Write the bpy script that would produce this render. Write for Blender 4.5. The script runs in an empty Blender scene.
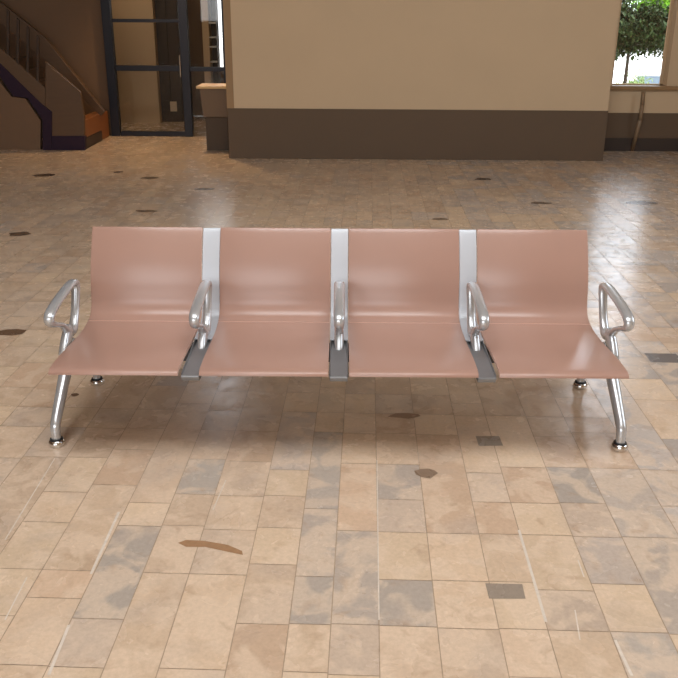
import bpy, bmesh, math, random
from mathutils import Vector, Matrix
R = math.radians
scene = bpy.context.scene
C = scene.collection

# ------------------------------------------------------------------ camera
F_PX = 850.0
PITCH = math.atan(324 / F_PX)
ROLL = R(0.4)
H = 1.704
cam_d = bpy.data.cameras.new('camera')
cam_d.sensor_width = 36.0
cam_d.lens = 36.0 * F_PX / 678.0
cam_d.clip_end = 400
cam = bpy.data.objects.new('camera', cam_d)
C.objects.link(cam)
fwd = Vector((0, math.cos(PITCH), -math.sin(PITCH)))
up0 = Vector((0, math.sin(PITCH), math.cos(PITCH)))
rt0 = Vector((1, 0, 0))
rt = rt0 * math.cos(ROLL) + up0 * math.sin(ROLL)
up = up0 * math.cos(ROLL) - rt0 * math.sin(ROLL)
m = Matrix((rt, up, -fwd)).transposed().to_4x4()
m.translation = Vector((0, 0, H))
cam.matrix_world = m
scene.camera = cam


def ray(px, py):
    return fwd + rt * ((px - 339) / F_PX) - up * ((py - 339) / F_PX)


def at_y(px, py, Y):           # where a sight line meets a wall plane
    d = ray(px, py)
    return Vector((0, 0, H)) + d * (Y / d.y)


def at_floor(px, py, z=0.0):
    d = ray(px, py)
    return Vector((0, 0, H)) + d * ((z - H) / d.z)


# ------------------------------------------------------------------ world, sun, lights, exposure
vs = scene.view_settings
vs.view_transform = 'Standard'
vs.look = 'None'
vs.gamma = 1.0
vs.exposure = 0.0
vs.use_curve_mapping = False

w = bpy.data.worlds.new('world')
scene.world = w
w.use_nodes = True
bg = w.node_tree.nodes['Background']
bg.inputs[0].default_value = (0.84, 0.91, 1.0, 1)
bg.inputs[1].default_value = 4.5

sun_d = bpy.data.lights.new('sun', 'SUN')
sun_d.energy = 4.0
sun_d.angle = R(1.0)
sun_d.color = (1, 0.95, 0.87)
sun = bpy.data.objects.new('sun', sun_d)
C.objects.link(sun)
sun.rotation_euler = Vector((0.75, 0.12, 0.85)).to_track_quat('Z', 'Y').to_euler()


def area(name, loc, target, sx, sy, watts, col):
    l = bpy.data.lights.new(name, 'AREA')
    l.shape = 'RECTANGLE'
    l.size = sx
    l.size_y = sy
    l.energy = watts
    l.color = col
    o = bpy.data.objects.new(name, l)
    C.objects.link(o)
    o.location = loc
    d = Vector(target) - Vector(loc)
    o.rotation_euler = d.to_track_quat('-Z', 'Y').to_euler()
    return o


CEIL = 6.6
area('ceiling_fill', (0.0, 1.6, CEIL - 0.15), (0.0, 1.6, 0), 5.0, 3.0, 315, (0.96, 0.98, 1.0))  # unseen area light added under the closed ceiling for the foreground
area('front_fill', (-1.8, -5.6, 3.4), (0, 3.5, 0.6), 6.0, 4.0, 320, (0.92, 0.96, 1.0))  # unseen fill added behind the camera; the front wall has no opening
area('side_fill', (6.7, 4.0, 3.4), (0, 4.0, 0.3), 4.0, 3.4, 190, (0.78, 0.89, 1.0))  # cool unseen fill added for the right-hand floor; that wall is closed


# ------------------------------------------------------------------ materials
def s2l(c):
    return tuple(((v / 255) / 12.92 if v / 255 <= 0.04045 else ((v / 255 + 0.055) / 1.055) ** 2.4) for v in c)


def mat(name, rgb, rough=0.5, metal=0.0, noise=0.08, nscale=6.0, bump=0.0, bscale=60.0, spec=0.5, coat=0.0, emit=0.0, stretch=None):
    """rgb in 0..255 display values; a gentle noise varies the colour."""
    ma = bpy.data.materials.new(name)
    ma.use_nodes = True
    nt = ma.node_tree
    b = nt.nodes['Principled BSDF']
    l = s2l(rgb)
    b.inputs['Roughness'].default_value = rough
    b.inputs['Metallic'].default_value = metal
    b.inputs['Specular IOR Level'].default_value = spec
    b.inputs['Coat Weight'].default_value = coat
    tc = nt.nodes.new('ShaderNodeTexCoord')
    mp = nt.nodes.new('ShaderNodeMapping')
    if stretch:
        mp.inputs['Scale'].default_value = stretch
    nt.links.new(tc.outputs['Object'], mp.inputs[0])
    n = nt.nodes.new('ShaderNodeTexNoise')
    n.inputs['Scale'].default_value = nscale
    n.inputs['Detail'].default_value = 4
    nt.links.new(mp.outputs[0], n.inputs['Vector'])
    mx = nt.nodes.new('ShaderNodeMix')
    mx.data_type = 'RGBA'
    mx.inputs['A'].default_value = tuple(v * (1 - noise) for v in l) + (1,)
    mx.inputs['B'].default_value = tuple(min(1, v * (1 + noise)) for v in l) + (1,)
    nt.links.new(n.outputs[0], mx.inputs['Factor'])
    nt.links.new(mx.outputs['Result'], b.inputs['Base Color'])
    if bump > 0:
        n2 = nt.nodes.new('ShaderNodeTexNoise')
        n2.inputs['Scale'].default_value = bscale
        n2.inputs['Detail'].default_value = 3
        nt.links.new(mp.outputs[0], n2.inputs['Vector'])
        bp = nt.nodes.new('ShaderNodeBump')
        bp.inputs['Strength'].default_value = bump
        bp.inputs['Distance'].default_value = 0.01
        nt.links.new(n2.outputs[0], bp.inputs['Height'])
        nt.links.new(bp.outputs[0], b.inputs['Normal'])
    if emit:
        b.inputs['Emission Color'].default_value = l + (1,)
        b.inputs['Emission Strength'].default_value = emit
    return ma


def glass_mat(name, tint=(1, 1, 1), reflect=0.06):
    ma = bpy.data.materials.new(name)
    ma.use_nodes = True
    nt = ma.node_tree
    nt.nodes.clear()
    out = nt.nodes.new('ShaderNodeOutputMaterial')
    t = nt.nodes.new('ShaderNodeBsdfTransparent')
    t.inputs[0].default_value = tint + (1,)
    g = nt.nodes.new('ShaderNodeBsdfGlossy')
    g.inputs['Roughness'].default_value = 0.02
    mx = nt.nodes.new('ShaderNodeMixShader')
    fr = nt.nodes.new('ShaderNodeFresnel')
    fr.inputs[0].default_value = 1.45
    nt.links.new(fr.outputs[0], mx.inputs[0])
    nt.links.new(t.outputs[0], mx.inputs[1])
    nt.links.new(g.outputs[0], mx.inputs[2])
    nt.links.new(mx.outputs[0], out.inputs[0])
    return ma


M = dict(
    shell=mat('salmon_laminate', (172, 136, 121), 0.30, noise=0.03, nscale=3, bump=0.02, bscale=300, spec=0.6),
    shell_edge=mat('salmon_laminate_edge', (236, 196, 180), 0.3, noise=0.05),
    alu=mat('polished_aluminium', (202, 205, 208), 0.26, 0.6, noise=0.03, nscale=10, bump=0.02, bscale=40),
    cast=mat('cast_aluminium', (140, 142, 145), 0.40, 0.5, noise=0.06, nscale=20),
    plate=mat('bright_floor_standin', (190, 194, 200), 0.45, 0.25, noise=0.04, nscale=8),  # pale tone standing in for bright floor seen through the gaps
    steel_dark=mat('dark_grey_steel', (92, 94, 98), 0.4, 0.6, noise=0.06),
    rubber=mat('black_rubber', (26, 26, 28), 0.6),
    chrome=mat('chrome', (225, 225, 225), 0.12, 1.0, noise=0.02),
    wall=mat('beige_plaster', (206, 181, 148), 0.8, noise=0.04, nscale=2.0, bump=0.03, bscale=90),
    wall_shaded=mat('shaded_brown_plaster', (116, 90, 68), 0.85, noise=0.06, nscale=1.5),  # plaster darkened: the dim light at back left is put into the colour
    band=mat('dark_brown_dado', (98, 79, 60), 0.7, noise=0.05, nscale=3),
    shade_strip=mat('deep_shade_strip', (58, 46, 38), 0.7, noise=0.05, nscale=3),  # near-black tone for the deep shadow at the wall foot
    corner=mat('brown_corner_paint', (158, 128, 94), 0.8, noise=0.04),
    ceiling=mat('ceiling_paint', (205, 190, 170), 0.9),
    sill=mat('oak_sill', (150, 118, 80), 0.45, noise=0.12, nscale=8, stretch=(1, 8, 8)),
    navy=mat('navy_painted_metal', (24, 25, 36), 0.4, 0.2, noise=0.08),
    wood=mat('stair_wood', (92, 68, 46), 0.5, noise=0.15, nscale=6, stretch=(1, 6, 6)),
    wood_dark=mat('dark_stair_wood', (58, 42, 30), 0.55, noise=0.15, nscale=6, stretch=(1, 6, 6)),
    purple=mat('purple_carpet', (44, 27, 44), 0.95, noise=0.15, nscale=30),
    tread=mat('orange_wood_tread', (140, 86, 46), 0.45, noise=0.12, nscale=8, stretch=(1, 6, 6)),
    counter=mat('counter_laminate', (120, 95, 68), 0.5, noise=0.06),
    counter_low=mat('counter_plinth', (84, 67, 50), 0.6, noise=0.06),
    counter_top=mat('pale_oak_top', (226, 190, 132), 0.4, noise=0.1, nscale=8, stretch=(1, 8, 8)),
    white=mat('white_paint', (226, 226, 222), 0.5, noise=0.03),
    paper=mat('paper', (214, 196, 170), 0.8, noise=0.03),
    dark=mat('dark_cabinet_paint', (46, 36, 30), 0.5, noise=0.08),
    pole=mat('painted_pole', (140, 116, 90), 0.5, noise=0.05),
    bark=mat('bark', (64, 54, 44), 0.9, noise=0.25, nscale=20, bump=0.4),
    leaf=mat('dark_leaves', (40, 60, 20), 0.7, noise=0.75, nscale=9, spec=0.2),
    leaf2=mat('bright_leaves', (120, 170, 40), 0.6, noise=0.6, nscale=9, spec=0.2),
    pave=mat('pale_paving', (226, 224, 220), 0.9, noise=0.05, nscale=1),
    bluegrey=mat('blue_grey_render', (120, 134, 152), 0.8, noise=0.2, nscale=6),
    hedge=mat('hedge_leaves', (150, 170, 110), 0.8, noise=0.3, nscale=8),
    glass=glass_mat('window_glass'),
    smoked=glass_mat('partition_glass', (0.9, 0.88, 0.85)),
)


# stone floor: every slab has its own colour and its own pattern seed
def floor_material():
    ma = bpy.data.materials.new('stone_paving')
    ma.use_nodes = True
    nt = ma.node_tree
    N = nt.nodes.new
    L = nt.links.new
    b = nt.nodes['Principled BSDF']
    ac = N('ShaderNodeAttribute'); ac.attribute_name = 'slab_colour'
    ar = N('ShaderNodeAttribute'); ar.attribute_name = 'slab_seed'
    tc = N('ShaderNodeTexCoord')

    def noise(scale, detail, dist=0.0, rough=0.5, seed=True, stretch=None):
        n = N('ShaderNodeTexNoise')
        n.noise_dimensions = '4D'
        n.inputs['Scale'].default_value = scale
        n.inputs['Detail'].default_value = detail
        n.inputs['Distortion'].default_value = dist
        n.inputs['Roughness'].default_value = rough
        if stretch:
            mp = N('ShaderNodeMapping'); mp.inputs['Scale'].default_value = stretch
            L(tc.outputs['Object'], mp.inputs[0]); L(mp.outputs[0], n.inputs['Vector'])
        else:
            L(tc.outputs['Object'], n.inputs['Vector'])
        if seed:
            L(ar.outputs['Fac'], n.inputs['W'])
        return n

    def ramp(n, p0, p1, v0=0.0, v1=1.0):
        r = N('ShaderNodeMapRange')
        r.inputs['From Min'].default_value = p0
        r.inputs['From Max'].default_value = p1
        r.inputs['To Min'].default_value = v0
        r.inputs['To Max'].default_value = v1
        L(n.outputs[0], r.inputs['Value'])
        return r

    aw = N('ShaderNodeAttribute'); aw.attribute_name = 'slab_wear'

    def worn(x):
        mm = N('ShaderNodeMath'); mm.operation = 'MULTIPLY'
        L(x.outputs[0], mm.inputs[0]); L(aw.outputs['Fac'], mm.inputs[1])
        return mm

    def mix(fac, a, bcol, mode='MIX', scale=None):
        x = N('ShaderNodeMix'); x.data_type = 'RGBA'; x.blend_type = mode
        if hasattr(fac, 'outputs'):
            L(fac.outputs[0], x.inputs['Factor'])
        else:
            x.inputs['Factor'].default_value = fac
        for key, v in (('A', a), ('B', bcol)):
            if isinstance(v, tuple):
                x.inputs[key].default_value = v + (1,)
            else:
                L(v, x.inputs[key])
        return x.outputs['Result']

    col = ac.outputs['Color']
    blot = ramp(noise(7.0, 3, 0.8), 0.45, 0.55, 0, 0.60)          # worn pale blotches with clear edges
    col = mix(worn(blot), col, s2l((218, 194, 169)))
    grey = ramp(noise(3.2, 4, 0.4), 0.52, 0.70, 0, 0.45)
    col = mix(worn(grey), col, s2l((180, 164, 150)))
    brown = ramp(noise(11.0, 5, 1.0), 0.58, 0.72, 0, 0.45)
    col = mix(worn(brown), col, s2l((170, 142, 116)))
    fine = ramp(noise(60.0, 4, 0.2, 0.7, seed=False), 0.3, 0.7, 0.90, 1.08)
    cmb = N('ShaderNodeCombineColor')
    for i in range(3):
        L(fine.outputs[0], cmb.inputs[i])
    col = mix(1.0, col, cmb.outputs[0], 'MULTIPLY')
    L(col, b.inputs['Base Color'])
    r = ramp(noise(9.0, 4, 0.6), 0.3, 0.7, 0.17, 0.32)
    L(r.outputs[0], b.inputs['Roughness'])
    b.inputs['Specular IOR Level'].default_value = 0.5
    bp = N('ShaderNodeBump')
    bp.inputs['Strength'].default_value = 0.12
    bp.inputs['Distance'].default_value = 0.004
    L(noise(14.0, 4, 0.3, 0.55).outputs[0], bp.inputs['Height'])
    L(bp.outputs[0], b.inputs['Normal'])
    return ma


M['floor'] = floor_material()


# ------------------------------------------------------------------ mesh helpers
def link(name, bm, material, parent=None, smooth=False, bevel=0.0, seg=2):
    me = bpy.data.meshes.new(name)
    bmesh.ops.recalc_face_normals(bm, faces=bm.faces)
    bm.to_mesh(me)
    bm.free()
    mats = material if isinstance(material, (list, tuple)) else [material]
    for x in mats:
        me.materials.append(x)
    if smooth:
        me.polygons.foreach_set('use_smooth', [True] * len(me.polygons))
    o = bpy.data.objects.new(name, me)
    C.objects.link(o)
    if parent:
        o.parent = parent
    if bevel:
        mod = o.modifiers.new('bevel', 'BEVEL')
        mod.width = bevel
        mod.segments = seg
        mod.limit_method = 'ANGLE'
        mod.angle_limit = R(40)
    return o


def box(bm, x0, x1, y0, y1, z0, z1):
    vs_ = [bm.verts.new((x, y, z)) for x in (x0, x1) for y in (y0, y1) for z in (z0, z1)]
    for f in ((0, 1, 3, 2), (4, 6, 7, 5), (0, 4, 5, 1), (2, 3, 7, 6), (0, 2, 6, 4), (1, 5, 7, 3)):
        bm.faces.new([vs_[i] for i in f])


def mbox(name, x0, x1, y0, y1, z0, z1, material, parent=None, bevel=0.0):
    bm = bmesh.new()
    box(bm, min(x0, x1), max(x0, x1), min(y0, y1), max(y0, y1), min(z0, z1), max(z0, z1))
    return link(name, bm, material, parent, bevel=bevel)


def prism_x(bm, pts, x0, x1):
    """closed outline in (y, z) pushed along x"""
    a = [bm.verts.new((x0, y, z)) for y, z in pts]
    b = [bm.verts.new((x1, y, z)) for y, z in pts]
    n = len(pts)
    bm.faces.new(a)
    bm.faces.new(b[::-1])
    for i in range(n):
        bm.faces.new((a[i], a[(i + 1) % n], b[(i + 1) % n], b[i]))


def prism_y(bm, pts, y0, y1):
    """closed outline in (x, z) pushed along y"""
    a = [bm.verts.new((x, y0, z)) for x, z in pts]
    b = [bm.verts.new((x, y1, z)) for x, z in pts]
    n = len(pts)
    bm.faces.new(a)
    bm.faces.new(b[::-1])
    for i in range(n):
        bm.faces.new((a[i], a[(i + 1) % n], b[(i + 1) % n], b[i]))


def catmull(pts, n=6, closed=False):
    """pts: tuples of any length"""
    out = []
    k = len(pts)
    rng = range(k) if closed else range(k - 1)
    for i in rng:
        p0 = pts[(i - 1) % k] if closed or i > 0 else pts[0]
        p1 = pts[i]
        p2 = pts[(i + 1) % k]
        p3 = pts[(i + 2) % k] if closed or i + 2 < k else pts[-1]
        for j in range(n):
            t = j / n
            out.append(tuple(0.5 * ((2 * b) + (-a + c) * t + (2 * a - 5 * b + 4 * c - d) * t * t + (-a + 3 * b - 3 * c + d) * t ** 3)
                             for a, b, c, d in zip(p0, p1, p2, p3)))
    if not closed:
        out.append(tuple(pts[-1]))
    return out


def sweep(bm, path, x=0.0, seg=14, closed=False, power=2.4):
    """tube in the plane x = const; path of (y, z, half_width_x, half_thickness)"""
    rings = []
    n = len(path)
    for i, (y, z, hw, ht) in enumerate(path):
        if closed:
            a, b = path[(i - 1) % n], path[(i + 1) % n]
        else:
            a, b = path[max(0, i - 1)], path[min(n - 1, i + 1)]
        t = Vector((0, b[0] - a[0], b[1] - a[1]))
        t.normalize()
        nrm = Vector((0, -t.z, t.y))
        ring = []
        for k in range(seg):
            an = 2 * math.pi * k / seg
            c, s = math.cos(an), math.sin(an)
            u = math.copysign(abs(c) ** (2 / power), c) * hw
            v = math.copysign(abs(s) ** (2 / power), s) * ht
            ring.append(bm.verts.new(Vector((x + u, y, z)) + nrm * v))
        rings.append(ring)
    m_ = len(rings)
    for i in range(m_ if closed else m_ - 1):
        r0, r1 = rings[i], rings[(i + 1) % m_]
        for k in range(seg):
            bm.faces.new((r0[k], r0[(k + 1) % seg], r1[(k + 1) % seg], r1[k]))
    if not closed:
        bm.faces.new(rings[0][::-1])
        bm.faces.new(rings[-1])


def lathe(bm, prof, cx=0, cy=0, seg=24):
    rings = []
    for r, z in prof:
        rings.append([bm.verts.new((cx + r * math.cos(2 * math.pi * k / seg), cy + r * math.sin(2 * math.pi * k / seg), z)) for k in range(seg)])
    for a, b in zip(rings, rings[1:]):
        for k in range(seg):
            bm.faces.new((a[k], a[(k + 1) % seg], b[(k + 1) % seg], b[k]))
    bm.faces.new(rings[0][::-1])
    bm.faces.new(rings[-1])


def thing(name, label, cat, loc=(0, 0, 0), group=None):
    o = bpy.data.objects.new(name, None)
    C.objects.link(o)
    o.location = loc
    o.empty_display_size = 0.1
    o['label'] = label
    o['category'] = cat
    if group:
        o['group'] = group
    return o


def tag(o, label, cat, group=None, kind=None):
    o['label'] = label
    o['category'] = cat
    if group:
        o['group'] = group
    if kind:
        o['kind'] = kind
    return o


def struct(o, label=None):
    o['kind'] = 'structure'
    if label:
        o['label'] = label
    return o


# ------------------------------------------------------------------ floor
random.seed(11)
FX0, FX1, FY0, FY1 = -9.0, 7.0, -6.5, 15.6
bm = bmesh.new()
lc = bm.verts.layers.float_color.new('slab_colour')
lr = bm.verts.layers.float.new('slab_seed')
lw = bm.verts.layers.float.new('slab_wear')


def face(pts, col, seed, z=0.0, wear=0.0):
    vv = []
    for x, y in pts:
        v = bm.verts.new((x, y, z))
        v[lc] = s2l(col) + (1,)
        v[lr] = seed
        v[lw] = wear
        vv.append(v)
    bm.faces.new(vv)


face([(FX0, FY0), (FX1, FY0), (FX1, FY1), (FX0, FY1)], (170, 148, 126), 0.35, -0.0012)
GA = R(-1.75)                                # the paving runs slightly askew to the seats
ca, sa = math.cos(GA), math.sin(GA)


def g2w(u, v):
    return (u * ca - v * sa, u * sa + v * ca)


def w2g(x, y):
    return (x * ca + y * sa, -x * sa + y * ca)


# column lines as they run across the foreground
ref = [w2g(*at_floor(px, 624)[:2])[0] for px in (10, 69, 122, 173, 236, 289, 331, 379, 437, 498, 546, 607, 664)]
cols = list(ref)
while cols[0] > -10:
    cols.insert(0, cols[0] - random.uniform(.14, .21))
while cols[-1] < 8:
    cols.append(cols[-1] + random.uniform(.14, .21))
rows_ref = [w2g(*at_floor(300, py)[:2])[1] for py in (673, 624, 577, 529, 497, 462)]
rows = list(rows_ref)
while rows[0] > -7:
    rows.insert(0, rows[0] - random.uniform(.2, .3))
while rows[-1] < 16.5:
    rows.append(rows[-1] + random.uniform(.19, .30))
PAL = [((206, 180, 153), 6), ((211, 186, 158), 5), ((201, 176, 151), 5), ((195, 174, 154), 3), ((189, 173, 159), 1), ((198, 170, 144), 4)]
pal = [c for c, n_ in PAL for _ in range(n_)]
seed = 1.0
greys = [(212, 482), (118, 600), (322, 555), (360, 555), (322, 595), (360, 595), (395, 495), (408, 600), (640, 655), (665, 600), (590, 480), (625, 480), (325, 440)]
gw = [w2g(*at_floor(*g)[:2]) for g in greys]
gap = 0.0015
for ci in range(len(cols) - 1):
    u0, u1 = cols[ci], cols[ci + 1]
    bnds = []
    for r_ in rows:
        if random.random() < 0.20:
            continue
        bnds.append(r_ + random.uniform(-.006, .006) + (random.uniform(-.09, .09) if random.random() < 0.22 else 0))
    bnds = sorted(bnds)
    jl = [random.uniform(-.003, .003) for _ in range(2)]
    for v0, v1 in zip(bnds, bnds[1:]):
        if v1 - v0 < .06:
            v0 -= 0
        pts = [g2w(u0 + gap, v0 + gap), g2w(u1 - gap, v0 + gap), g2w(u1 - gap, v1 - gap), g2w(u0 + gap, v1 - gap)]
        if any(p[0] < FX0 or p[0] > FX1 or p[1] < FY0 or p[1] > FY1 for p in pts):
            continue
        seed += random.uniform(1.3, 4.7)
        c = random.choice(pal)
        if any(u0 < g[0] < u1 and v0 < g[1] < v1 for g in gw):
            c = random.choice(((178, 165, 152), (184, 169, 155)))
        if p_x := (pts[0][0] + pts[1][0]) / 2 > 1.15 and random.random() < 0.6:
            c = random.choice(((184, 170, 160), (190, 177, 166), (180, 168, 158)))
        k = random.uniform(.96, 1.04)
        face(pts, tuple(min(255, v * k) for v in c), seed, 0.0, 1.0)
# short runs of pale pointing between the slabs
for (p, q) in (((48.7, 675), (69, 625)), ((5, 620), (27, 577)), ((91, 574), (119, 512)), ((5, 540), (55, 458)), ((519, 530), (546, 622)), ((213, 510), (226, 480)),
               ((377, 460), (379, 620)), ((580, 640), (575, 610)), ((615, 640), (632, 676)), ((578, 560), (584, 577))):
    a, b = at_floor(*p), at_floor(*q)
    wd = 0.0045 if p[0] not in (377, 578, 580, 213, 5) else 0.002
    seed += 3
    face([(a.x - wd, a.y), (a.x + wd, a.y), (b.x + wd, b.y), (b.x - wd, b.y)], (216, 203, 188), 0.35, 0.0004)


# worn dark insets and stains that lie in the slabs
def stain(cx, cy, rx, ry, col, n=9, sq=False):
    c = at_floor(cx, cy)
    e = at_floor(cx + rx, cy)
    f = at_floor(cx, cy - ry)
    hx, hy = abs(e.x - c.x), abs(f.y - c.y)
    if sq:
        pts = [(c.x + sx * hx * random.uniform(.9, 1), c.y + sy * hy * random.uniform(.85, 1)) for sx, sy in ((-1, -1), (1, -1), (1, 1), (-1, 1))]
    else:
        pts = []
        for k in range(n):
            an = 2 * math.pi * k / n
            rr = random.uniform(.7, 1.05)
            pts.append((c.x + hx * rr * math.cos(an), c.y + hy * rr * math.sin(an)))
    face(pts, tuple(v * .82 + 190 * .18 * q for v, q in zip(col, (1, .92, .84))), 0.2 + random.random() * .1, 0.0006)


stain(506, 591, 19, 8, (140, 126, 112), sq=True)
stain(427, 473, 13, 5.5, (128, 104, 84))
stain(489, 441, 13, 5, (138, 126, 114), sq=True)
stain(405, 416, 18, 3, (132, 98, 76))
stain(664, 358, 17, 5, (96, 92, 92), sq=True)
stain(641, 203, 20, 2.2, (74, 66, 60))
stain(483, 179, 10, 1.4, (66, 52, 42))
stain(541, 203, 12, 1.3, (84, 64, 50))
stain(44, 175, 13, 1.6, (58, 42, 32))
stain(12, 332, 18, 3.5, (92, 66, 48))
stain(150, 178, 12, 1.4, (70, 52, 40))
stain(20, 234, 14, 2.5, (92, 70, 52))
stain(145, 211, 13, 1.4, (76, 56, 44))
stain(205, 189, 12, 1.2, (86, 64, 50))
stain(118, 152 + 20, 6, 1, (80, 58, 44))
stain(75, 395, 5, 2.0, (96, 72, 54))
stain(440, 219, 10, 1.3, (94, 74, 58))
# the long brown leaf-shaped stain
pl = [(178, 543), (186, 540), (205, 541), (228, 545), (242, 551), (243, 555), (228, 552), (205, 547), (186, 547)]
face([tuple(at_floor(*p)[:2]) for p in pl], (160, 124, 92), 0.2, 0.0006)
struct(link('floor', bm, M['floor']), 'worn tan stone slab floor')

# ------------------------------------------------------------------ room shell
YB = 10.88         # free-standing partition block
YW = 11.75         # window wall on the right
YG = 12.9          # glazed screen on the left
YR = 15.6          # rearmost wall


def xz(px, py, Y):
    p = at_y(px, py, Y)
    return p.x, p.z


bl = at_y(230, 158, YB).x
br = at_y(602.5, 155, YB).x
zb = (at_y(228, 107, YB).z + at_y(607, 112, YB).z) / 2
struct(mbox('wall_partition', bl, br, YB, YB + 0.8, 0.0, CEIL, M['wall']), 'beige partition wall behind the seats')
struct(mbox('trim_1', bl - .008, br + .008, YB - .012, YB + .79, 0.0, zb, M['band'], bevel=.004), 'dark brown dado on the partition')
struct(mbox('trim_2', bl - .012, bl + .075, YB - .008, YB + .72, zb, CEIL, M['corner']), 'brown corner trim of the partition')

# window wall, right
wl, zs = xz(612, 86, YW)
wr = at_y(666.5, 86, YW).x
WT = 5.9
bm = bmesh.new()
box(bm, br - 1.2, FX1, YW, YW + .25, 0, zs)
box(bm, br - 1.2, wl, YW, YW + .25, zs, CEIL)
box(bm, wr, FX1, YW, YW + .25, zs, CEIL)
box(bm, wl, wr, YW, YW + .25, WT, CEIL)
struct(link('wall_back', bm, M['wall']), 'beige wall with the tall window')
zd = at_y(640, 113, YW).z
struct(mbox('trim_3', br - 1.0, FX1, YW - .012, YW, at_y(640, 138, YW).z, zd, M['band']), 'brown band below the window')
struct(mbox('shade_strip_back', br - 1.0, FX1, YW - .03, YW, 0, at_y(640, 138, YW).z, M['shade_strip']), 'dark strip put in for the deep shadow below the window')  # dark strip painted where only deep shadow falls
struct(mbox('window_sill', br - 1.0, FX1, YW - .06, YW + .25, zs - .045, zs + .004, M['sill'], bevel=.006), 'oak window sill').name = 'trim_4'
wf = bmesh.new()
for a in ((wl - .0, wl + .03, zs, WT), (wr - .03, wr, zs, WT), (wl, wr, WT - .04, WT), (wl, wr, zs, zs + .02), (wl, wr, 2.9, 2.95)):
    box(wf, a[0], a[1], YW + .15, YW + .2, a[2], a[3])
wobj = struct(link('window_1', wf, M['wall']), 'tall narrow window on the right')
mbox('pane', wl + .03, wr - .03, YW + .17, YW + .178, zs + .02, WT - .04, M['glass'], wobj)

# left and back
struct(mbox('wall_left', FX0 - .2, FX0, FY0, YR, 0, CEIL, M['wall_shaded']))
struct(mbox('wall_right', FX1, FX1 + .2, FY0, YW + .25, 0, CEIL, M['wall']))
struct(mbox('wall_front', FX0, FX1, FY0 - .2, FY0, 0, CEIL, M['wall']))
struct(mbox('ceiling', FX0 - .2, FX1 + .2, FY0 - .2, YR + .2, CEIL, CEIL + .2, M['ceiling']))
# rear wall behind the glazed screen with a window, its upper part added for the floor streak
hx0, hx1 = at_y(216.5, 35, YR).x, at_y(231, 35, YR).x
hxu = at_y(190, 35, YR).x
bm = bmesh.new()
box(bm, FX0, hxu, YR, YR + .2, 0, CEIL)
box(bm, hxu, hx0, YR, YR + .2, 0, 2.05)
box(bm, hx1, br + .3, YR, YR + .2, 0, CEIL)
box(bm, hx0, hx1, YR, YR + .2, 0, .75)
box(bm, hxu, hx1, YR, YR + .2, 5.6, CEIL)
struct(link('wall_rear', bm, M['wall_shaded']))
w2 = bmesh.new()
for a in ((hx0, hx0 + .02, .75, 2.05), (hx1 - .02, hx1, .75, 5.6), (hx0, hx1, .75, .79), (hxu, hx1, 5.56, 5.6), (hxu, hxu + .03, 2.05, 5.6), (hxu, hx0 + .02, 2.05, 2.09)):
    box(w2, a[0], a[1], YR + .05, YR + .1, a[2], a[3])
w2o = struct(link('window_added', w2, M['wall']), 'bright slit behind the glazed screen with an added unseen upper window')
mbox('pane', hx0 + .02, hx1 - .02, YR + .07, YR + .078, .79, 2.07, M['glass'], w2o)
mbox('pane', hxu + .03, hx1 - .02, YR + .07, YR + .078, 2.09, 5.56, M['glass'], w2o)
struct(mbox('wall_return', br - .1, br + .1, YW + .25, YR + .2, 0, CEIL, M['wall_shaded']))
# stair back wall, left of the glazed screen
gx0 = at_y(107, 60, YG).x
struct(mbox('wall_stair', FX0, gx0 - .02, YG + .05, YG + .25, 0, CEIL, M['wall_shaded']), 'brown wall behind the staircase, shade put into its colour')

# ------------------------------------------------------------------ the four-seat bench
bench = thing('airport_bench', 'four-seat salmon waiting bench with aluminium armrests and legs on the stone floor', 'bench', (0, 3.5, 0))
BY = 3.5
# seat profile (y, z) along the top surface, front lip to back top
SEAT = [(3.076, .372), (3.080, .382), (3.094, .389), (3.125, .393), (3.22, .394), (3.34, .389), (3.46, .384), (3.57, .385), (3.645, .395)]
BACK = [(3.645, .395), (3.688, .412), (3.716, .450), (3.730, .500), (3.744, .560), (3.768, .625), (3.805, .700), (3.842, .765), (3.856, .782)]
PITCHX, SW = .593, .509


def shell_bm(line, width, th=.012):
    pts = catmull(line, 5)
    n = len(pts)
    top, bot = [], []
    for i, (y, z) in enumerate(pts):
        a, b = pts[max(0, i - 1)], pts[min(n - 1, i + 1)]
        t = Vector((b[0] - a[0], b[1] - a[1])).normalized()
        nx, nz = t.y, -t.x            # underside
        top.append((y - BY, z))
        bot.append((y - BY + nx * th, z + nz * th))
    bmx = bmesh.new()
    hw = width / 2
    A = [[bmx.verts.new((sx * hw, y, z)) for y, z in top] for sx in (-1, 1)]
    B = [[bmx.verts.new((sx * hw, y, z)) for y, z in bot] for sx in (-1, 1)]
    for i in range(n - 1):
        bmx.faces.new((A[0][i], A[1][i], A[1][i + 1], A[0][i + 1]))
        bmx.faces.new((B[0][i], B[0][i + 1], B[1][i + 1], B[1][i]))
        for s in (0, 1):
            f = bmx.faces.new((A[s][i], A[s][i + 1], B[s][i + 1], B[s][i]))
            f.material_index = 1
    for i in (0, n - 1):
        f = bmx.faces.new((A[0][i], A[1][i], B[1][i], B[0][i]))
        f.material_index = 1
    return bmx


for k in range(4):
    cx = (k - 1.5) * PITCHX
    s = link('seat', shell_bm(SEAT, SW), [M['shell'], M['shell_edge']], bench, smooth=True, bevel=.003)
    s.location = (cx, 0, 0)
    b_ = link('backrest', shell_bm(BACK, SW), [M['shell'], M['shell_edge']], bench, smooth=True, bevel=.003)
    b_.location = (cx, 0.0008, 0.0015)
for o in C.objects:
    if o.name.startswith(('seat', 'backrest')):
        for p in o.data.polygons:
            p.use_smooth = p.material_index == 0

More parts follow.
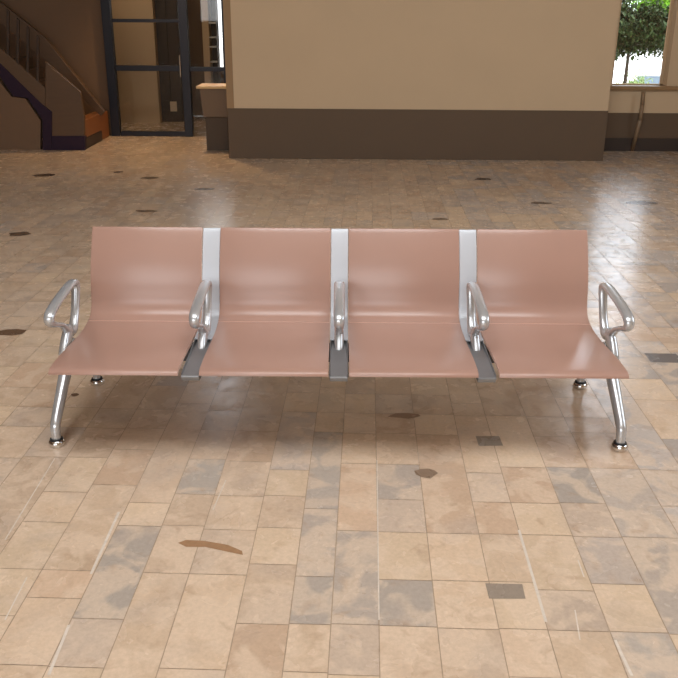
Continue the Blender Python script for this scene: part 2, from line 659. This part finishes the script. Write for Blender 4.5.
# beam under the seats
bm = bmesh.new()
prism_x(bm, [(3.46 - BY, .335), (3.545 - BY, .335), (3.555 - BY, .325), (3.545 - BY, .275), (3.46 - BY, .275), (3.45 - BY, .325)], -1.17, 1.17)
link('beam', bm, M['steel_dark'], bench, bevel=.004)

# cast brackets carrying the seats in each gap, and added plates standing in for bright floor between the backs
for k in (1, 2, 3):
    cx = (k - 2) * PITCHX
    inner = k in (1, 2, 3)
    hw = .036 if inner else .020
    bm = bmesh.new()
    prof = [(3.118, .344), (3.122, .354), (3.30, .362), (3.50, .360), (3.62, .366), (3.66, .35), (3.60, .330), (3.45, .318), (3.25, .322), (3.125, .330)]
    prism_x(bm, [(y - BY, z) for y, z in prof], cx - hw, cx + hw)
    if inner:
        for sx in (-1, 1):
            prism_x(bm, [(3.13 - BY, .345), (3.13 - BY, .362), (3.50 - BY, .378), (3.50 - BY, .350)], cx + sx * hw - .003, cx + sx * hw + .003)
    link('seat_bracket', bm, M['cast'], bench, bevel=.004)
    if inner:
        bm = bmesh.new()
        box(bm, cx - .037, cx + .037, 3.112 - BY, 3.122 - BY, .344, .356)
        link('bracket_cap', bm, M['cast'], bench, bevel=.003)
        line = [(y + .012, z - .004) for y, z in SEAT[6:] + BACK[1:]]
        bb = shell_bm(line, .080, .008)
        p_ = link('gap_floor_standin', bb, M['plate'], bench, bevel=.002)
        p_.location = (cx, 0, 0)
        p_['label'] = 'added pale plate standing in for bright floor between two backrests'


# armrests: a rounded triangular loop on a short stem
def arm_bm():
    bmx = bmesh.new()
    loop = [
        # y, z, half width, half thickness
        (3.272, .533, .0215, .0165), (3.300, .554, .0230, .0150), (3.380, .570, .0230, .0125), (3.480, .581, .0230, .0120), (3.570, .588, .0235, .0120),
        (3.632, .583, .0235, .0140), (3.652, .560, .0215, .0135), (3.634, .505, .0190, .0125), (3.600, .440, .0190, .0135), (3.550, .388, .0210, .0190),
        (3.490, .396, .0200, .0180), (3.420, .452, .0155, .0120), (3.345, .484, .0170, .0120), (3.288, .507, .020, .0140)]
    pts = [(y - BY, z, a, b) for y, z, a, b in loop]
    sweep(bmx, catmull(pts, 5, closed=True), 0, 16, closed=True, power=2.3)
    stem = [(3.505, .408, .0165, .030), (3.475, .392, .0205, .036), (3.430, .358, .0215, .032), (3.395, .322, .0215, .028)]
    sweep(bmx, catmull([(y - BY, z, a, b) for y, z, a, b in stem], 4), 0, 16)
    return bmx


arm0 = link('armrest', arm_bm(), M['alu'], bench, smooth=True)
arm0.location = (-2 * PITCHX, 0, 0)
for k in range(1, 5):
    a_ = arm0.copy()
    C.objects.link(a_)
    a_.parent = bench
    a_.location = ((k - 2) * PITCHX, 0, 0)


# legs with feet at both ends
def leg(front, x):
    if front:
        p = [(3.52, .345, .022, .026), (3.46, .300, .026, .027), (3.33, .200, .0245, .0235), (3.215, .108, .021, .021), (3.192, .078, .0205, .020), (3.19, .03, .019, .019)]
    else:
        p = [(3.50, .340, .022, .026), (3.58, .300, .026, .027), (3.69, .200, .0245, .0235), (3.802, .108, .021, .021), (3.822, .078, .0205, .020), (3.825, .03, .019, .019)]
    bmx = bmesh.new()
    sweep(bmx, catmull([(y - BY, z, a, b) for y, z, a, b in p], 5), x, 16)
    o = link('leg', bmx, M['alu'], bench, smooth=True)
    fy = (3.19 if front else 3.825) - BY
    bmx = bmesh.new()
    lathe(bmx, [(.012, .036), (.019, .032), (.030, .026), (.0345, .018), (.0345, .008), (.031, .003), (.031, .0015)], x, fy)
    f = link('foot', bmx, M['chrome'], o, smooth=True)
    bmx = bmesh.new()
    lathe(bmx, [(.021, .034), (.026, .034), (.028, .026), (.026, .024)], x, fy)
    r_ = link('rubber_ring', bmx, M['rubber'], o, smooth=True)
    r_['label'] = 'black rubber ring on top of the foot'


for sx in (-1, 1):
    leg(True, sx * 2 * PITCHX)
    leg(False, sx * 2 * PITCHX)

# ------------------------------------------------------------------ glazed screen, left back
scr = thing('glazed_screen', 'navy metal framed glass screen with door left of the partition', 'glass screen', (gx0, YG, 0))
ox = gx0


def sbox(name, x0, x1, y0, y1, z0, z1, m_, bevel=.004):
    return mbox(name, x0 - ox, x1 - ox, y0 - YG, y1 - YG, z0, z1, m_, scr, bevel)


SH = 2.6
X = lambda px, py=70: at_y(px, py, YG).x
Z = lambda py, px=150: at_y(px, py, YG).z
sbox('post', X(107), X(115.5), YG - .05, YG + .08, 0, SH, M['navy'])
sbox('post', X(182), X(190), YG - .05, YG + .08, 0, SH, M['navy'])
sbox('post', X(224), X(232), YG - .05, YG + .08, 0, SH, M['navy'])
sbox('rail', X(116), X(182), YG - .03, YG + .05, Z(22.5), Z(19), M['navy'])
sbox('rail', X(116), X(182), YG - .03, YG + .05, Z(71), Z(65.5), M['navy'])
sbox('rail', X(190), X(224), YG - .03, YG + .05, Z(71), Z(66.5), M['navy'])
sbox('rail', X(116), X(224), YG - .03, YG + .05, 2.45, SH, M['navy'])
sbox('rail', X(116), X(182), YG - .03, YG + .05, 0.0, .07, M['navy'])
sbox('pane', X(116), X(182), YG + .005, YG + .013, .07, 2.45, M['smoked'], 0)
sbox('pane', X(190), X(224), YG + .005, YG + .013, .0, 2.45, M['smoked'], 0)
sbox('handle', X(180.5), X(182), YG - .09, YG - .05, .85, 1.15, M['chrome'], .006)
struct(mbox('wall_upper', gx0 - .02, bl + .4, YG - .02, YG + .14, SH, 2.7, M['band'])).name = 'trim_5'

# things behind the screen
c0 = at_y(116, 60, 14.6)
struct(mbox('wall_pier', at_y(112, 60, 14.5).x, at_y(156, 60, 14.5).x, 14.5, 14.68, 0, CEIL, M['wall']), 'beige pier behind the glass screen')
cab = thing('tall_cabinet', 'tall dark cabinet behind the glass screen beside the beige pier', 'cabinet', (at_y(169, 60, 14.7).x, 14.7, 0))
cw = at_y(180, 60, 14.7).x - at_y(169, 60, 14.7).x
mbox('body', -cw, cw, .02, .5, 0, 2.3, M['dark'], cab, .005)
mbox('door', -cw, -.004, 0, .02, .08, 2.26, M['dark'], cab, .004)
mbox('door', .004, cw - .01, 0, .02, .08, 2.26, M['dark'], cab, .004)
nx, nz = xz(173.5, 106.5, 14.68)
tag(mbox('notice', nx - .055, nx + .055, 14.682, 14.69, nz - .08, nz + .08, M['paper']), 'small pale paper notice on the dark cabinet door', 'notice')
shf = thing('shelving_unit', 'dark shelving with thin white shelves behind the glass beside the partition', 'shelf', (at_y(212.8, 40, 14.9).x, 14.9, 0))
sw2 = .058
mbox('back_panel', -sw2, sw2, .28, .3, 0, 2.0, M['dark'], shf)
mbox('side_panel', -sw2 - .11, -sw2, 0, .3, 0, 2.0, M['wall'], shf, .004)
mbox('side_panel', sw2, sw2 + .01, 0, .3, 0, 2.2, M['dark'], shf, .004)
for py in (23, 37.5, 47, 62):
    z_ = at_y(216, py, 14.9).z
    mbox('shelf', -sw2, sw2, 0, .28, z_ - .01, z_ + .012, M['white'], shf, .002)
for py in (90,):
    z_ = at_y(216, py, 14.9).z
    mbox('shelf', -sw2, sw2, 0, .28, z_ - .01, z_ + .012, M['white'], shf, .002)

# counter end beside the partition
YC = 11.5
k0, kz = xz(197, 87, YC)
k1 = bl - .075
cnt = thing('reception_counter', 'brown counter with pale oak top beside the partition corner', 'counter', ((k0 + k1) / 2, YC, 0))
hwc = (k1 - k0) / 2
kx = (k0 + k1) / 2
mbox('top', -hwc - .01, hwc, -.03, .5, kz - .02, kz + .012, M['counter_top'], cnt, .005)
zmid = at_y(210, 117, YC).z
bm = bmesh.new()
prism_y(bm, [(at_y(199.5, 90, YC).x - kx, kz - .02), (hwc - .01, kz - .02), (hwc - .01, zmid), (at_y(203.5, 117, YC).x - kx, zmid)], 0, .46)
link('body', bm, M['counter'], cnt, bevel=.004)
bm = bmesh.new()
prism_y(bm, [(at_y(205, 118, YC).x - kx, zmid), (hwc - .02, zmid), (hwc - .02, 0), (at_y(206.5, 148, YC).x - kx, 0)], .03, .44)
link('plinth', bm, M['counter_low'], cnt, bevel=.004)

# ------------------------------------------------------------------ staircase, far left
YS = 11.45
sx_, sz_ = lambda px, py: at_y(px, py, YS).x, lambda px, py: at_y(px, py, YS).z
st = thing('staircase', 'dark wooden staircase with purple carpet edge rising to the left', 'staircase', (sx_(60, 148), YS, 0))
sx0 = sx_(60, 148)


def poly_xz(name, pix, y0, y1, m_, bevel=.005, Y=None):
    bmx = bmesh.new()
    pts = [at_y(px, py, Y or YS) for px, py in pix]
    prism_y(bmx, [(p.x - sx0, max(0.0, p.z)) for p in pts], y0 - YS, y1 - YS)
    return link(name, bmx, m_, st, bevel=bevel)


poly_xz('stringer', [(-60, -6), (0, 48), (45, 88), (45, 112), (40, 108), (0, 66), (-60, 10)], YS, YS + .06, M['wood'])
pz = poly_xz('carpet_edge', [(-60, 10), (0, 63), (42, 104), (52, 112), (52, 150), (43, 150), (43, 120), (28, 98), (14, 96), (0, 76), (-60, 22)], YS - .02, YS + .05, M['purple'])
pz['label'] = 'dark purple carpet edging under the stringer'
poly_xz('newel_panel', [(45, 62), (80, 92), (84, 118), (84, 137), (52, 137), (45, 112)], YS + .01, YS + .07, M['wood'])
pz = poly_xz('skirting', [(52, 136), (85, 136), (85, 151), (52, 151)], YS - .005, YS + .08, M['purple'])
pz['label'] = 'purple skirting at the stair foot'
for px in (6, 16, 26, 36):
    poly_xz('baluster', [(px, 4 + px * .86), (px + 2.4, 6 + px * .86), (px + 2.4, 52 + px * .86), (px, 50 + px * .86)], YS + .01, YS + .05, M['wood_dark'], .003)
poly_xz('handrail', [(-60, -46), (45, 38), (104, 112), (100, 116), (45, 60), (-60, -28)], YS + .95, YS + 1.05, M['wood'], Y=YS + .95)
# flight of steps rising to the left, closed down to the floor behind the stringer
run = (sx_(85, 140) - sx_(0, 60)) / 8
rise = (at_y(0, 60, YS).z - 0.0) / 8
x1 = sx_(84, 148)
for k in range(8):
    xa = x1 - (k + 1) * run
    o = mbox('step', xa - sx0, x1 - k * run - sx0, .075, .94, 0 if k < 4 else (k - 3) * rise, (k + 1) * rise - .0, M['wood_dark'], st, .006)
o = mbox('bottom_step', sx_(70, 140) - sx0, sx_(82, 140) - sx0, .075, 1.40, 0, at_y(96, 118, YS + .45).z, M['tread'], st, .008)
o['label'] = 'orange lit wooden bottom step'
pp = [at_y(px, py, YS + .1) for px, py in ((-120, 0), (-60, 30), (0, 78), (14, 96), (28, 98), (43, 120), (43, 152), (-120, 152))]
bm = bmesh.new()
prism_y(bm, [(p.x, max(0.0, p.z)) for p in pp], YS + .0, YS + .07)
struct(link('wall_under_stair', bm, M['wall_shaded']), 'beige wall under the staircase')

# ------------------------------------------------------------------ pole under the window sill
a, b = at_y(643.5, 92, YW - .16), at_floor(632, 151)
pts = [(a.x, a.y, a.z), ((a.x + at_y(641, 118, YW - .2).x) / 2, a.y - .02, (a.z + at_y(641, 118, YW - .2).z) / 2), tuple(at_y(640, 120, YW - .2)), (b.x, b.y, .01)]
bm = bmesh.new()
prev = None
for p, q in zip(pts, pts[1:]):
    p, q = Vector(p), Vector(q)
    d = (q - p)
    mt = Matrix.Translation((p + q) / 2) @ d.to_track_quat('Z', 'Y').to_matrix().to_4x4()
    bmesh.ops.create_cone(bm, cap_ends=True, segments=14, radius1=.026, radius2=.026, depth=d.length + .01, matrix=mt)
tag(link('leaning_pole', bm, M['pole'], smooth=True), 'pale bent pole leaning under the window sill', 'pole')

# ------------------------------------------------------------------ outside the window
GZ = -.35
struct(mbox('ground_outside', -60, 60, YR + .3, 90, GZ - .2, GZ, M['pave'])).name = 'ground'
struct(mbox('ground_strip', br + .3, 60, YW + .3, YR + .3, GZ - .2, GZ, M['pave'])).name = 'ground_near'


def tree(name, label, x, y, trunk_h, r, cz, crown, n, m_, tr, seedv):
    random.seed(seedv)
    t = thing(name, label, 'tree', (x, y, GZ))
    bmx = bmesh.new()
    lathe(bmx, [(tr * 1.3, 0), (tr, .2), (tr * .9, trunk_h * .6), (tr * .8, trunk_h), (tr * .3, crown[2] * .6 + cz)], 0, 0, 12)
    for k in range(7):
        an = k * 2.4
        d = Vector((math.cos(an), math.sin(an), .9)).normalized() * r * .7
        base = Vector((0, 0, trunk_h * (.95 + .07 * k)))
        mt = Matrix.Translation(base + d / 2) @ d.to_track_quat('Z', 'Y').to_matrix().to_4x4()
        bmesh.ops.create_cone(bmx, cap_ends=True, segments=8, radius1=tr * .45, radius2=tr * .12, depth=d.length, matrix=mt)
    link('trunk', bmx, M['bark'], t, smooth=True)
    bmx = bmesh.new()
    cl = []
    for k in range(60):
        v = Vector((random.gauss(0, 1), random.gauss(0, 1), random.gauss(0, 1))).normalized() * random.uniform(.45, .95)
        cl.append(Vector((v.x * crown[0], v.y * crown[1], v.z * crown[2] + cz)))
    for k in range(n):
        c = random.choice(cl)
        p = c + Vector((random.gauss(0, .22), random.gauss(0, .22), random.gauss(0, .16))) * (r / 1.3)
        s_ = random.uniform(.04, .08)
        mt = Matrix.Translation(p) @ Matrix.Rotation(random.uniform(0, 6.28), 4, 'Z') @ Matrix.Rotation(random.uniform(-1.2, 1.2), 4, 'X')
        vv = [bmx.verts.new(mt @ Vector(q)) for q in ((0, -s_, 0), (s_ * .5, 0, s_ * .15), (0, s_, 0), (-s_ * .5, 0, s_ * .15))]
        bmx.faces.new(vv)
    link('foliage', bmx, m_, t)
    return t


ty = 17.5
tx = at_y(626.5, 70, ty)
fol_bot = at_y(640, 54, ty).z - GZ
tree('street_tree', 'dark leafy tree with thin trunk outside the tall window', tx.x, ty, fol_bot, .9, fol_bot + .42, (1.7, .9, .36), 16000, M['leaf'], .04, 3)
t3 = at_y(632, 0, 20)
tree('garden_tree', 'dark tree crown above the low tree, left in the tall window', t3.x - .55, 20, 1.6, .9, 2.85, (.95, .8, .5), 9000, M['leaf'], .06, 8)
t2 = at_y(655, 15, 22)
tree('garden_tree', 'bright green tree, right of the dark crowns outside the window', t2.x + .8, 22, 1.4, 1.3, 2.55, (1.5, 1.2, .85), 12000, M['leaf2'], .08, 5)
g0, g1 = at_y(640, 74, 24), at_y(667, 74, 24)
bt = thing('low_wall', 'low blue-grey wall across the plaza outside the window', 'wall', ((g0.x + g1.x + 1) / 2, 24, GZ))
hw_ = (g1.x + 1 - g0.x) / 2
mbox('panel', -hw_, hw_, 0, .2, 0, at_y(650, 76, 24).z - GZ, M['bluegrey'], bt, .01)
mbox('coping', -hw_ - .04, hw_ + .04, -.05, .25, at_y(650, 76, 24).z - GZ, at_y(650, 73.5, 24).z - GZ, M['white'], bt, .01)
random.seed(9)
bm = bmesh.new()
h0 = at_y(633, 80, 22)
for k in range(1200):
    p = Vector((random.gauss(0, .2), random.gauss(0, .15), abs(random.gauss(.35, .18)) * 1.0))
    s_ = random.uniform(.03, .06)
    mt = Matrix.Translation(p) @ Matrix.Rotation(random.uniform(0, 6.28), 4, 'Z') @ Matrix.Rotation(random.uniform(-1.2, 1.2), 4, 'X')
    bm.faces.new([bm.verts.new(mt @ Vector(q)) for q in ((0, -s_, 0), (s_ * .5, 0, 0), (0, s_, 0), (-s_ * .5, 0, 0))])
hb = tag(link('shrub', bm, M['hedge']), 'small pale green shrub beside the tree trunk outside', 'shrub')
hb.location = (h0.x, 22, GZ)

# lamp in the lobby behind the counter
pl_ = thing('unseen_pendant', 'warm ceiling pendant above the stair foot', 'lamp', (at_y(185, 130, 12.1).x, 12.1, 3.2))
bm = bmesh.new()
lathe(bm, [(.01, CEIL - 3.2), (.01, .2), (.10, .18), (.16, .0), (.155, -.0), (.09, .15), (.01, .17)])
link('shade', bm, M['navy'], pl_, smooth=True)
ld = bpy.data.lights.new('unseen_pendant_light', 'SPOT')
ld.energy = 180
ld.spot_size = R(105)
ld.spot_blend = .7
ld.shadow_soft_size = .12
ld.color = (1.0, .66, .34)
lo = bpy.data.objects.new('unseen_pendant_light', ld)
C.objects.link(lo)
lo.location = (pl_.location.x, 12.1, 3.16)

pl2 = thing('unseen_pendant', 'unseen warm pendant added to light the pier behind the glass screen', 'lamp', (at_y(140, 130, 14).x, 13.8, 3.6))  # lamp added to brighten the pier seen through the glass
bm = bmesh.new()
lathe(bm, [(.01, CEIL - 3.6), (.01, .2), (.10, .18), (.16, .0), (.155, -.0), (.09, .15), (.01, .17)])
link('shade', bm, M['navy'], pl2, smooth=True)
l2 = bpy.data.objects.new('unseen_pendant_light', ld.copy())
l2.data.energy = 70
l2.data.spot_size = R(140)
l2.data.color = (1.0, .78, .55)
C.objects.link(l2)
l2.location = (pl2.location.x, 13.8, 3.56)
